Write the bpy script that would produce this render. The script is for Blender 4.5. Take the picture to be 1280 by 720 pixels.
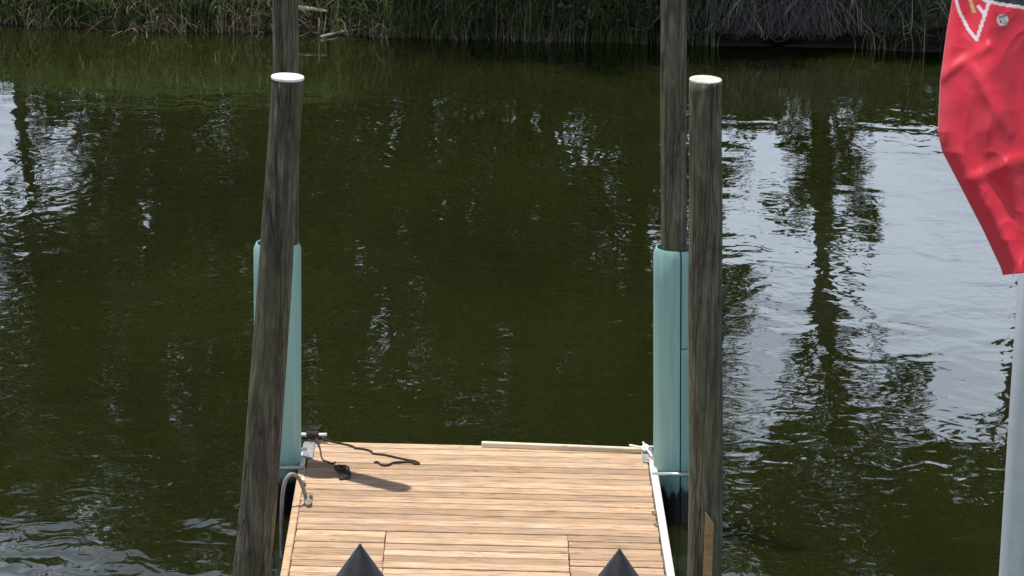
import bpy, bmesh, math, random
import numpy as np
from mathutils import Vector, Matrix, noise
R = math.radians
random.seed(7)
scene = bpy.context.scene
col = scene.collection
for o in list(bpy.data.objects):
    bpy.data.objects.remove(o)

# ------------------------------------------------------------------ camera
FPX, PITCH, ROLL, CAMZ = 4000.0, 15.5, 1.0, 9.38
cd = bpy.data.cameras.new('camera')
cam = bpy.data.objects.new('camera', cd)
col.objects.link(cam)
cd.sensor_width = 36
cd.lens = FPX / 1280 * 36
cd.clip_start = 0.1
cd.clip_end = 6000
CM = Matrix.Translation((0, 0, CAMZ)) @ Matrix.Rotation(R(90 - PITCH), 4, 'X') @ Matrix.Rotation(R(ROLL), 4, 'Z')
cam.matrix_world = CM
scene.camera = cam
C0 = Vector((0, 0, CAMZ))


def ray(px, py):
    return CM.to_3x3() @ Vector(((px - 640) / FPX, (360 - py) / FPX, -1))


def atz(px, py, z):                       # point at height z
    d = ray(px, py)
    return C0 + d * ((z - CAMZ) / d.z)


def aty(px, py, y):                       # point at distance y out from the camera's foot
    d = ray(px, py)
    return C0 + d * (y / d.y)


# ------------------------------------------------------------------ world + sun
SUN_EL = 75.5
sx, sy = -0.835, 0.55                      # towards the sun, seen from above
w = bpy.data.worlds.new('World')
scene.world = w
w.use_nodes = True
nt = w.node_tree
nt.nodes.clear()
out = nt.nodes.new('ShaderNodeOutputWorld')
sky = nt.nodes.new('ShaderNodeTexSky')
sky.sky_type = 'NISHITA'
sky.sun_disc = False
sky.sun_elevation = R(SUN_EL)
sky.sun_rotation = math.atan2(sx, sy)
sky.air_density = 1.2
sky.dust_density = 2.0
bg = nt.nodes.new('ShaderNodeBackground')
bg.inputs['Strength'].default_value = 0.05
nt.links.new(sky.outputs[0], bg.inputs[0])
bgc = nt.nodes.new('ShaderNodeBackground')
bgc.inputs['Color'].default_value = (0.74, 0.84, 1.0, 1)
bgc.inputs['Strength'].default_value = 2.0
tc = nt.nodes.new('ShaderNodeTexCoord')
mp = nt.nodes.new('ShaderNodeMapping')
mp.inputs['Scale'].default_value = (1, 1, 2.6)
nz = nt.nodes.new('ShaderNodeTexNoise')
nz.inputs['Scale'].default_value = 2.6
nz.inputs['Detail'].default_value = 7
nz.inputs['Roughness'].default_value = 0.58
rp = nt.nodes.new('ShaderNodeValToRGB')
rp.color_ramp.elements[0].position = 0.36
rp.color_ramp.elements[0].color = (0.2, 0.2, 0.2, 1)
rp.color_ramp.elements[1].position = 0.60
rp.color_ramp.elements[1].color = (0.95, 0.95, 0.95, 1)
mx = nt.nodes.new('ShaderNodeMixShader')
nt.links.new(tc.outputs['Generated'], mp.inputs[0])
nt.links.new(mp.outputs[0], nz.inputs['Vector'])
nt.links.new(nz.outputs['Fac'], rp.inputs[0])
sep = nt.nodes.new('ShaderNodeSeparateXYZ')
nt.links.new(tc.outputs['Generated'], sep.inputs[0])
hr = nt.nodes.new('ShaderNodeMapRange')          # cumulus crowd towards the horizon all round, the zenith is clearer
hr.inputs['From Min'].default_value = 0.34
hr.inputs['From Max'].default_value = 0.52
hr.inputs['To Min'].default_value = 1.0
hr.inputs['To Max'].default_value = 0.0
nt.links.new(sep.outputs[2], hr.inputs['Value'])
mm = nt.nodes.new('ShaderNodeMath')
mm.operation = 'MULTIPLY'
nt.links.new(rp.outputs[0], mm.inputs[0])
nt.links.new(hr.outputs[0], mm.inputs[1])
nt.links.new(mm.outputs[0], mx.inputs[0])
nt.links.new(bg.outputs[0], mx.inputs[1])
nt.links.new(bgc.outputs[0], mx.inputs[2])
nt.links.new(mx.outputs[0], out.inputs[0])

sl = bpy.data.lights.new('sun', 'SUN')
sl.energy = 5.0
sl.angle = R(0.53)
sl.color = (1.0, 0.95, 0.87)
sun = bpy.data.objects.new('sun', sl)
col.objects.link(sun)
sd = Vector((sx, sy, 0)).normalized() * math.cos(R(SUN_EL)) + Vector((0, 0, math.sin(R(SUN_EL))))
sun.rotation_euler = sd.to_track_quat('Z', 'Y').to_euler()
sun.location = (-8, 20, 30)

vs = scene.view_settings
vs.view_transform = 'Standard'
vs.look = 'None'
vs.exposure = 0.12
vs.gamma = 1.0
vs.use_curve_mapping = False
scene.render.engine = 'CYCLES'
scene.cycles.max_bounces = 6
scene.cycles.diffuse_bounces = 3
scene.cycles.transparent_max_bounces = 8


# ------------------------------------------------------------------ material helpers
def mat(name):
    m = bpy.data.materials.new(name)
    m.use_nodes = True
    n = m.node_tree
    b = n.nodes['Principled BSDF']
    return m, n, b


def N(n, typ, **kw):
    nd = n.nodes.new(typ)
    for k, v in kw.items():
        nd.inputs[k].default_value = v
    return nd


def ramp(n, src, stops):
    r = n.nodes.new('ShaderNodeValToRGB')
    e = r.color_ramp.elements
    while len(e) < len(stops):
        e.new(0.5)
    for i, (p, c) in enumerate(stops):
        e[i].position = p
        e[i].color = (c[0], c[1], c[2], 1) if not isinstance(c, (int, float)) else (c, c, c, 1)
    n.links.new(src, r.inputs[0])
    return r.outputs[0]


def mixc(n, fac, a, b, mode='MIX'):
    m = n.nodes.new('ShaderNodeMix')
    m.data_type = 'RGBA'
    m.blend_type = mode
    for s, v in ((m.inputs[0], fac), (m.inputs[6], a), (m.inputs[7], b)):
        if isinstance(v, bpy.types.NodeSocket):
            n.links.new(v, s)
        elif isinstance(v, (int, float)):
            s.default_value = v
        else:
            s.default_value = (v[0], v[1], v[2], 1)
    return m.outputs[2]


def mathn(n, op, a, b=None, c=None):
    m = n.nodes.new('ShaderNodeMath')
    m.operation = op
    for i, v in enumerate((a, b, c)):
        if v is None:
            continue
        if isinstance(v, bpy.types.NodeSocket):
            n.links.new(v, m.inputs[i])
        else:
            m.inputs[i].default_value = v
    return m.outputs[0]


def coords(n, scale=(1, 1, 1), loc=None):
    t = n.nodes.new('ShaderNodeTexCoord')
    m = n.nodes.new('ShaderNodeMapping')
    m.inputs['Scale'].default_value = scale
    n.links.new(t.outputs['Object'], m.inputs[0])
    if loc is not None:
        n.links.new(loc, m.inputs['Location'])
    return m.outputs[0]


def noise_(n, vec, scale, detail=4, rough=0.55, dist=0.0):
    t = N(n, 'ShaderNodeTexNoise', Scale=scale, Detail=detail, Roughness=rough, Distortion=dist)
    n.links.new(vec, t.inputs['Vector'])
    return t.outputs['Fac']


def bump(n, b, h, strength, dist):
    bp = N(n, 'ShaderNodeBump', Strength=strength, Distance=dist)
    n.links.new(h, bp.inputs['Height'])
    n.links.new(bp.outputs[0], b.inputs['Normal'])


# deck planks: grain along x, each plank its own offset and tint
def plank_mat(name, light, mid, dark):
    m, n, b = mat(name)
    oi = n.nodes.new('ShaderNodeObjectInfo')
    cmb = n.nodes.new('ShaderNodeCombineXYZ')
    r37 = mathn(n, 'MULTIPLY', oi.outputs['Random'], 91.0)
    for i in range(3):
        n.links.new(r37, cmb.inputs[i])
    v = coords(n, (1.5, 16, 14), cmb.outputs[0])
    g = noise_(n, v, 2.4, 7, 0.62, 0.35)
    v2 = coords(n, (4.0, 80, 60), cmb.outputs[0])
    g2 = noise_(n, v2, 1.6, 4, 0.6)
    base = ramp(n, g, [(0.30, dark), (0.47, mid), (0.66, light)])
    base = mixc(n, 0.55, base, ramp(n, g2, [(0.34, 0.30), (0.60, 0.66)]), 'OVERLAY')
    # knots
    v3 = coords(n, (2.0, 6.0, 6.0), cmb.outputs[0])
    vo = N(n, 'ShaderNodeTexVoronoi', Scale=1.7)
    n.links.new(v3, vo.inputs['Vector'])
    kn = ramp(n, vo.outputs['Distance'], [(0.05, 1.0), (0.115, 0.0)])
    base = mixc(n, mathn(n, 'MULTIPLY', kn, 0.75), base, (0.17, 0.085, 0.04))
    # worn grey patches and dirt
    v4 = coords(n, (1.2, 2.2, 2), cmb.outputs[0])
    d = ramp(n, noise_(n, v4, 1.4, 5, 0.65), [(0.48, 0.0), (0.74, 0.6)])
    base = mixc(n, d, base, (0.30, 0.245, 0.19))
    tint = ramp(n, mathn(n, 'FRACT', mathn(n, 'MULTIPLY', oi.outputs['Random'], 7.31)), [(0, (0.66, 0.62, 0.58)), (0.5, (0.90, 0.87, 0.84)), (1, (1.08, 1.08, 1.06))])
    base = mixc(n, 1.0, base, tint, 'MULTIPLY')
    n.links.new(base, b.inputs['Base Color'])
    b.inputs['Roughness'].default_value = 0.75
    bump(n, b, g2, 0.35, 0.003)
    return m


M = {}
M['plank'] = plank_mat('deck_wood', (0.64, 0.46, 0.31), (0.50, 0.335, 0.215), (0.24, 0.138, 0.08))
M['batten'] = plank_mat('fresh_wood', (0.90, 0.83, 0.66), (0.86, 0.77, 0.58), (0.70, 0.56, 0.38))
M['yellow_wood'] = plank_mat('yellow_wood', (0.46, 0.33, 0.14), (0.38, 0.26, 0.10), (0.25, 0.16, 0.06))
M['trim'] = plank_mat('edge_wood', (0.55, 0.38, 0.24), (0.46, 0.31, 0.19), (0.26, 0.16, 0.09))


def pile_mat(name, a, bcol, c, green):
    m, n, b = mat(name)
    v = coords(n, (7, 7, 0.9))
    g = noise_(n, v, 2.2, 8, 0.70, 1.1)
    base = ramp(n, g, [(0.34, c), (0.49, bcol), (0.66, a)])
    v2 = coords(n, (40, 40, 1.6))
    g2 = noise_(n, v2, 1.5, 5, 0.65, 0.4)
    base = mixc(n, 0.75, base, ramp(n, g2, [(0.30, 0.30), (0.64, 0.63)]), 'OVERLAY')
    bl_ = noise_(n, coords(n, (4.5, 4.5, 1.5)), 2.0, 6, 0.65, 0.8)
    base = mixc(n, 0.8, base, ramp(n, bl_, [(0.36, 0.26), (0.5, 0.48), (0.66, 0.66)]), 'OVERLAY')
    # checks: long dark cracks
    v3 = coords(n, (11, 11, 0.35))
    vo = N(n, 'ShaderNodeTexVoronoi', Scale=1.6)
    vo.feature = 'DISTANCE_TO_EDGE'
    dn = n.nodes.new('ShaderNodeVectorMath')
    dn.operation = 'ADD'
    tn = N(n, 'ShaderNodeTexNoise', Scale=1.3, Detail=3)
    n.links.new(v3, tn.inputs['Vector'])
    n.links.new(v3, dn.inputs[0])
    n.links.new(tn.outputs['Color'], dn.inputs[1])
    n.links.new(dn.outputs[0], vo.inputs['Vector'])
    ck = ramp(n, vo.outputs['Distance'], [(0.0, 1.0), (0.05, 0.0)])
    ck = mathn(n, 'MULTIPLY', ck, ramp(n, noise_(n, v, 0.9, 3), [(0.38, 0.0), (0.52, 0.95)]))
    base = mixc(n, ck, base, (0.02, 0.016, 0.012))
    v5 = coords(n, (2.5, 2.5, 0.8))
    gr = ramp(n, noise_(n, v5, 1.8, 5, 0.6), [(0.46, 0.0), (0.66, 0.55)])
    base = mixc(n, gr, base, green)
    # wet dark band by the waterline
    ge = n.nodes.new('ShaderNodeNewGeometry')
    sp = n.nodes.new('ShaderNodeSeparateXYZ')
    n.links.new(ge.outputs['Position'], sp.inputs[0])
    hz = mathn(n, 'ADD', sp.outputs[2], mathn(n, 'MULTIPLY', noise_(n, coords(n, (9, 9, 2)), 1.5, 4), 0.35))
    wet = ramp(n, hz, [(0.36, 0.85), (0.48, 0.0)])
    base = mixc(n, wet, base, (0.012, 0.013, 0.009))
    n.links.new(base, b.inputs['Base Color'])
    b.inputs['Roughness'].default_value = 0.85
    h = mathn(n, 'ADD', mathn(n, 'MULTIPLY', g2, 0.5), mathn(n, 'MULTIPLY', ck, -1.0))
    h = mathn(n, 'ADD', h, g)
    bump(n, b, h, 1.0, 0.016)
    return m


M['pile_brown'] = pile_mat('weathered_brown_wood', (0.175, 0.155, 0.100), (0.078, 0.066, 0.042), (0.016, 0.013, 0.009), (0.105, 0.105, 0.052))
M['pile_grey'] = pile_mat('weathered_grey_wood', (0.19, 0.180, 0.122), (0.094, 0.086, 0.054), (0.022, 0.019, 0.012), (0.115, 0.125, 0.062))

m, n, b = mat('sawn_end')
c = ramp(n, noise_(n, coords(n, (6, 6, 6)), 3, 5), [(0.35, (0.40, 0.40, 0.33)), (0.65, (0.60, 0.60, 0.52))])
n.links.new(c, b.inputs['Base Color'])
b.inputs['Roughness'].default_value = 0.8
M['sawn'] = m
m, n, b = mat('white_cap')
c = ramp(n, noise_(n, coords(n, (6, 6, 6)), 2, 5), [(0.35, (0.74, 0.73, 0.68)), (0.6, (0.86, 0.86, 0.82))])
n.links.new(c, b.inputs['Base Color'])
b.inputs['Roughness'].default_value = 0.45
M['cap'] = m

# sleeve plastic with tidal stain
m, n, b = mat('teal_plastic')
ge = n.nodes.new('ShaderNodeNewGeometry')
sp = n.nodes.new('ShaderNodeSeparateXYZ')
n.links.new(ge.outputs['Position'], sp.inputs[0])
str_ = noise_(n, coords(n, (9, 9, 0.35)), 2.0, 5, 0.6)
pc = ramp(n, str_, [(0.32, (0.20, 0.39, 0.36)), (0.66, (0.29, 0.50, 0.46))])
gr = ramp(n, noise_(n, coords(n, (3, 3, 1.2)), 2.4, 6, 0.65), [(0.5, 0.0), (0.8, 0.35)])
pc = mixc(n, gr, pc, (0.27, 0.40, 0.33))
oi = n.nodes.new('ShaderNodeObjectInfo')
pc = mixc(n, 1.0, pc, ramp(n, oi.outputs['Random'], [(0, (0.86, 0.88, 0.9)), (1, (1, 1, 1))]), 'MULTIPLY')
jag = noise_(n, coords(n, (16, 16, 2.2)), 1.5, 5, 0.7)
hz = mathn(n, 'ADD', sp.outputs[2], mathn(n, 'MULTIPLY', jag, -0.45))
stain = ramp(n, hz, [(0.055, 1.0), (0.10, 0.0)])
mid = ramp(n, hz, [(0.10, 0.75), (0.42, 0.0)])
pc = mixc(n, mid, pc, (0.10, 0.21, 0.175))
pc = mixc(n, stain, pc, (0.012, 0.011, 0.012))
n.links.new(pc, b.inputs['Base Color'])
b.inputs['Roughness'].default_value = 0.42
bump(n, b, noise_(n, coords(n, (8, 8, 1.0)), 3, 4), 0.15, 0.01)
M['teal'] = m


def simple(name, colr, rough=0.5, metal=0.0, var=0.25, scale=12.0, bs=0.15):
    m, n, b = mat(name)
    f = noise_(n, coords(n), scale, 5, 0.6)
    lo = tuple(x * (1 - var) for x in colr)
    hi = tuple(min(1, x * (1 + var)) for x in colr)
    n.links.new(ramp(n, f, [(0.32, lo), (0.68, hi)]), b.inputs['Base Color'])
    b.inputs['Roughness'].default_value = rough
    b.inputs['Metallic'].default_value = metal
    bump(n, b, f, bs, 0.004)
    return m


M['galv'] = simple('galvanised_steel', (0.42, 0.43, 0.42), 0.45, 0.55)
M['alu'] = simple('brushed_aluminium', (0.55, 0.57, 0.62), 0.42, 0.35, 0.05, 30, 0.03)
M['white'] = simple('white_vinyl', (0.80, 0.76, 0.68), 0.5, 0, 0.10, 8)
M['rust'] = simple('rusty_iron', (0.20, 0.12, 0.08), 0.8, 0.2)
M['black_rope'] = simple('dark_rope_fibre', (0.04, 0.028, 0.024), 0.95, 0, 0.5, 60, 0.6)
M['white_rope'] = simple('white_rope_fibre', (0.75, 0.73, 0.68), 0.9, 0, 0.1, 60, 0.6)
M['hose'] = simple('grey_rubber', (0.22, 0.20, 0.185), 0.6, 0, 0.3, 10)
M['float'] = simple('black_float_plastic', (0.018, 0.018, 0.02), 0.6)
M['cone'] = simple('black_cap_plastic', (0.013, 0.014, 0.017), 0.5, 0, 0.6, 14, 0.4)
M['darkwood'] = simple('dark_wet_timber', (0.07, 0.05, 0.035), 0.85, 0, 0.4, 6, 0.5)
M['deadwood'] = simple('bleached_deadwood', (0.36, 0.32, 0.26), 0.9, 0, 0.35, 14, 0.5)


def foliage_mat(name, attr='tint', trans=0.35, rough=0.55):
    m, n, b = mat(name)
    a = n.nodes.new('ShaderNodeAttribute')
    a.attribute_name = attr
    n.links.new(a.outputs['Color'], b.inputs['Base Color'])
    b.inputs['Roughness'].default_value = rough
    b.inputs['Specular IOR Level'].default_value = 0.3
    t = n.nodes.new('ShaderNodeBsdfTranslucent')
    n.links.new(a.outputs['Color'], t.inputs['Color'])
    mx = n.nodes.new('ShaderNodeMixShader')
    mx.inputs[0].default_value = trans
    o = n.nodes['Material Output']
    n.links.new(b.outputs[0], mx.inputs[1])
    n.links.new(t.outputs[0], mx.inputs[2])
    n.links.new(mx.outputs[0], o.inputs[0])
    return m


M['leaf'] = foliage_mat('leaf', trans=0.2)
M['blade'] = foliage_mat('reed_blade', trans=0.5)
M['twig'] = foliage_mat('dead_twig', trans=0.0, rough=0.9)
M['bark'] = simple('bark', (0.085, 0.07, 0.055), 0.95, 0, 0.45, 5, 0.8)

# turbid creek water
m, n, b = mat('creek_water')
body = ramp(n, noise_(n, coords(n, (0.22, 0.12, 1)), 1.0, 4, 0.6), [(0.3, (0.0092, 0.0112, 0.0030)), (0.7, (0.0150, 0.0190, 0.0042))])
n.links.new(body, b.inputs['Base Color'])
b.inputs['Roughness'].default_value = 0.02
b.inputs['IOR'].default_value = 1.55
# silt scatters the light under the surface, so shadows on the water are soft
b.subsurface_method = 'BURLEY'
b.inputs['Subsurface Weight'].default_value = 1.0
b.inputs['Subsurface Radius'].default_value = (1.0, 1.1, 0.8)
b.inputs['Subsurface Scale'].default_value = 0.8
# ripples: height in metres
pm = ramp(n, noise_(n, coords(n, (0.16, 0.10, 1)), 1.0, 3, 0.5, 0.5), [(0.40, 0.25), (0.64, 1.0)])
h1 = noise_(n, coords(n, (0.9, 1.0, 1)), 1.1, 1, 0.45, 0.8)
h2 = noise_(n, coords(n, (1.1, 1.0, 1)), 3.0, 1, 0.4, 1.3)
h3 = noise_(n, coords(n, (1, 1.6, 1)), 11.0, 1, 0.5)
pm2 = ramp(n, noise_(n, coords(n, (0.11, 0.15, 1)), 1.0, 3, 0.5, 0.5), [(0.46, 0.05), (0.62, 1.0)])
gx = n.nodes.new('ShaderNodeSeparateXYZ')
n.links.new(coords(n), gx.inputs[0])
wl = n.nodes.new('ShaderNodeMapRange')
wl.interpolation_type = 'SMOOTHSTEP'
wl.inputs['From Min'].default_value = 1.2
wl.inputs['From Max'].default_value = 3.2
wl.inputs['To Min'].default_value = 0.45
wl.inputs['To Max'].default_value = 1.0
n.links.new(gx.outputs[0], wl.inputs['Value'])
pm2 = mathn(n, 'MULTIPLY', pm2, wl.outputs[0])
hh = mathn(n, 'ADD', mathn(n, 'MULTIPLY', h1, 0.0100), mathn(n, 'MULTIPLY', mathn(n, 'MULTIPLY', h2, pm), 0.0056))
hh = mathn(n, 'ADD', hh, mathn(n, 'MULTIPLY', mathn(n, 'MULTIPLY', h3, pm2), 0.0009))
bump(n, b, hh, 1.0, 1.0)
M['water'] = m

m, n, b = mat('bank_mud')
c = ramp(n, noise_(n, coords(n), 2.5, 8, 0.65), [(0.3, (0.016, 0.011, 0.007)), (0.7, (0.055, 0.037, 0.023))])
n.links.new(c, b.inputs['Base Color'])
b.inputs['Roughness'].default_value = 0.9
bump(n, b, noise_(n, coords(n), 9, 6), 0.6, 0.05)
M['mud'] = m
m, n, b = mat('lawn')
c = ramp(n, noise_(n, coords(n), 1.5, 8, 0.65), [(0.3, (0.035, 0.055, 0.018)), (0.7, (0.075, 0.10, 0.035))])
n.links.new(c, b.inputs['Base Color'])
b.inputs['Roughness'].default_value = 0.95
M['lawn'] = m


# ------------------------------------------------------------------ mesh helpers
def link(name, me, parent=None, m=None, smooth=False):
    o = bpy.data.objects.new(name, me)
    col.objects.link(o)
    if m is not None and len(me.materials) == 0:
        me.materials.append(m)
    if smooth:
        me.polygons.foreach_set('use_smooth', [True] * len(me.polygons))
    if parent is not None:
        o.parent = parent
    return o


def tag(o, label=None, cat=None, group=None, kind=None):
    if label:
        o['label'] = label
    if cat:
        o['category'] = cat
    if group:
        o['group'] = group
    if kind:
        o['kind'] = kind
    return o


def empty(name, loc, rz=0.0):
    o = bpy.data.objects.new(name, None)
    o.empty_display_size = 0.2
    col.objects.link(o)
    o.location = loc
    o.rotation_euler.z = rz
    return o


def pyd(name, v, f):
    me = bpy.data.meshes.new(name)
    me.from_pydata([tuple(x) for x in v], [], f)
    me.update()
    return me


def box_mesh(name, lx, ly, lz, ch=0.006, seg=1):
    """box centred on the origin with bevelled edges"""
    bm = bmesh.new()
    bmesh.ops.create_cube(bm, size=1)
    bmesh.ops.scale(bm, vec=(lx, ly, lz), verts=bm.verts)
    if ch:
        bmesh.ops.bevel(bm, geom=list(bm.edges), offset=ch, segments=seg, affect='EDGES', profile=0.5)
    me = bpy.data.meshes.new(name)
    bm.to_mesh(me)
    bm.free()
    return me


def tube_vf(path, radii, seg=10, cap=True):
    path = [Vector(p) for p in path]
    v, f = [], []
    up = Vector((0.13, 0.2, 1)).normalized()
    for i, p in enumerate(path):
        a = path[max(i - 1, 0)]
        c = path[min(i + 1, len(path) - 1)]
        t = (c - a).normalized()
        u = up - t * up.dot(t)
        if u.length < 1e-3:
            u = Vector((1, 0, 0)) - t * t.x
        u.normalize()
        up = u
        s = t.cross(u)
        r = radii[i] if hasattr(radii, '__len__') else radii
        for k in range(seg):
            an = 2 * math.pi * k / seg
            v.append(p + (u * math.cos(an) + s * math.sin(an)) * r)
    for i in range(len(path) - 1):
        for k in range(seg):
            a, b_ = i * seg + k, i * seg + (k + 1) % seg
            f.append((a, b_, b_ + seg, a + seg))
    if cap:
        f.append(tuple(reversed(range(seg))))
        f.append(tuple(range((len(path) - 1) * seg, len(path) * seg)))
    return v, f


def tube(name, path, radii, parent=None, m=None, seg=10):
    v, f = tube_vf(path, radii, seg)
    return link(name, pyd(name, v, f), parent, m, True)


def smooth_path(pts, k=6):
    pts = [Vector(p) for p in pts]
    res = []
    for i in range(len(pts) - 1):
        p0, p1, p2, p3 = pts[max(i - 1, 0)], pts[i], pts[i + 1], pts[min(i + 2, len(pts) - 1)]
        for j in range(k):
            t = j / k
            res.append(0.5 * ((2 * p1) + (p2 - p0) * t + (2 * p0 - 5 * p1 + 4 * p2 - p3) * t * t + (3 * p1 - p0 - 3 * p2 + p3) * t ** 3))
    res.append(pts[-1])
    return res


# ------------------------------------------------------------------ setting: water, banks
def grid_mesh(name, xs, ys, zf):
    v = [(x, y, zf(x, y)) for y in ys for x in xs]
    nx = len(xs)
    f = [(j * nx + i, j * nx + i + 1, (j + 1) * nx + i + 1, (j + 1) * nx + i) for j in range(len(ys) - 1) for i in range(nx - 1)]
    return pyd(name, v, f)


o = link('water', grid_mesh('water', [-900, -60, -20, 0, 20, 60, 900], [7.0, 20, 35, 50.5], lambda x, y: 0.0), None, M['water'])
tag(o, 'dark olive creek water rippling between the dock and the reeds', 'water', kind='structure')


def bank_edge(x):                           # waterline of the far shore
    return 47.95 - 0.06 * x * (abs(x) < 12) - 0.72 * (x >= 12) + 0.72 * (x <= -12) + 0.22 * noise.noise(Vector((x * 0.45, 3.1, 0))) + 0.10 * noise.noise(Vector((x * 1.7, 8.1, 0)))


def far_z(x, y):
    d = y - bank_edge(x)
    und = max(0.0, min(1.0, (x + 1.8) / 1.5, (8.5 - x) / 1.0))     # undercut stretch
    if d < 0:
        return -0.9 + 0.9 * math.exp(d * 1.2) if d > -3 else -0.9
    z = 0.55 * (1 - math.exp(-max(0, d - 0.75 * und) * 2.2)) + 0.03 * min(d, 15)
    return z + 0.07 * noise.noise(Vector((x * 1.1, y * 1.1, 2))) * min(1, d * 2)


def lip_z(x, y):
    d = y - bank_edge(x)
    return 0.50 + 0.10 * noise.noise(Vector((x * 1.3, y * 1.3, 6))) + 0.05 * d - 0.16 * math.exp(-max(0, d - .05) * 7)


lx = [-1.2 + .15 * i for i in range(62)]
lv, lf = [], []
for xx in lx:
    for q in range(12):
        yy = bank_edge(xx) + .12 + .10 * noise.noise(Vector((xx * 1.9, 1, 4))) + .14 * q
        lv.append((xx, yy, lip_z(xx, yy)))
        lv.append((xx, yy, lip_z(xx, yy) - .07 - .01 * q))
for i in range(len(lx) - 1):
    for q in range(11):
        a0 = (i * 12 + q) * 2
        b0 = ((i + 1) * 12 + q) * 2
        lf += [(a0, b0, b0 + 2, a0 + 2), (a0 + 1, a0 + 3, b0 + 3, b0 + 1)]
    lf.append((i * 24, i * 24 + 1, (i + 1) * 24 + 1, (i + 1) * 24))
o = link('bank_overhang', pyd('bank_overhang', lv, lf), None, M['mud'], True)
tag(o, 'overhanging sod lip of the far bank above the dark undercut', 'bank', kind='structure')
xs = [-1500, -400, -120, -50] + [-26 + 0.4 * i for i in range(131)] + [50, 120, 400, 1500]
ys = [44, 46] + [47 + 0.2 * i for i in range(26)] + [53, 55, 58, 62, 70, 90, 150, 400, 1200, 3000]
o = link('far_bank', grid_mesh('far_bank', xs, ys, far_z), None, M['mud'], True)
tag(o, 'muddy far bank rising behind the reeds', 'bank', kind='structure')


def near_z(x, y):
    return 0.8 if y < 8.8 else 0.8 - (y - 8.8) * 0.9


o = link('near_bank', grid_mesh('near_bank', [-1500, -200, -30, 0, 30, 200, 1500], [-1500, -200, -20, 0, 8.8, 11.0], near_z), None, M['lawn'])
tag(o, 'grassy near bank below the viewpoint', 'bank', kind='structure')


# ------------------------------------------------------------------ leaf and blade builders
def quad_cloud(name, V, F, tint):
    me = bpy.data.meshes.new(name)
    nv = len(V)
    me.vertices.add(nv)
    me.vertices.foreach_set('co', np.asarray(V, np.float32).ravel())
    F = np.asarray(F, np.int32)
    nf, k = F.shape
    me.loops.add(nf * k)
    me.loops.foreach_set('vertex_index', F.ravel())
    me.polygons.add(nf)
    me.polygons.foreach_set('loop_start', np.arange(0, nf * k, k, dtype=np.int32))
    me.polygons.foreach_set('loop_total', np.full(nf, k, np.int32))
    me.update(calc_edges=True)
    at = me.color_attributes.new('tint', 'FLOAT_COLOR', 'POINT')
    t4 = np.ones((nv, 4), np.float32)
    t4[:, :3] = tint
    at.data.foreach_set('color', t4.ravel())
    return me


def leaf_cloud(name, rng, blobs, size, palette):
    """blobs: (cx,cy,cz, rx,ry,rz, count); leaves gather in small sprays inside each blob"""
    P, T = [], []
    pal = np.array(palette)
    for (cx, cy, cz, rx, ry, rz, cnt) in blobs:
        ns = max(6, cnt // 26)
        d = rng.normal(size=(ns, 3))
        d /= np.linalg.norm(d, axis=1)[:, None]
        rad = rng.uniform(0.35, 1.0, ns) ** 0.5
        sc = d * rad[:, None] * np.array([rx, ry, rz])
        idx = rng.integers(0, ns, cnt)
        sp = 0.16 * (rx + ry + rz) / 3
        p = sc[idx] + rng.normal(size=(cnt, 3)) * np.array([sp, sp, sp * 0.7]) + np.array([cx, cy, cz])
        tb = pal[rng.integers(0, len(pal), ns)][idx] * rng.uniform(0.75, 1.25, (cnt, 1))
        P.append(p)
        T.append(tb)
    P = np.concatenate(P)
    T = np.concatenate(T)
    k = len(P)
    a = rng.normal(size=(k, 3))
    a[:, 2] -= 0.35
    a /= np.linalg.norm(a, axis=1)[:, None]
    b_ = rng.normal(size=(k, 3))
    b_ -= a * (a * b_).sum(1)[:, None]
    b_ /= np.linalg.norm(b_, axis=1)[:, None]
    L = size * rng.uniform(0.6, 1.35, (k, 1))
    W = L * rng.uniform(0.28, 0.45, (k, 1))
    V = np.stack([P, P + a * L * 0.5 + b_ * W, P + a * L, P + a * L * 0.5 - b_ * W], 1).reshape(-1, 3)
    F = np.arange(4 * k).reshape(-1, 4)
    return quad_cloud(name, V, F, np.repeat(T, 4, 0))


GREENS = [(0.045, 0.072, 0.022), (0.06, 0.09, 0.026), (0.075, 0.10, 0.035), (0.04, 0.06, 0.024), (0.085, 0.095, 0.04)]
DARKG = [(0.035, 0.055, 0.020), (0.045, 0.065, 0.022), (0.055, 0.075, 0.03)]
TREE_GROUP = 'trees along the far bank'


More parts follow.
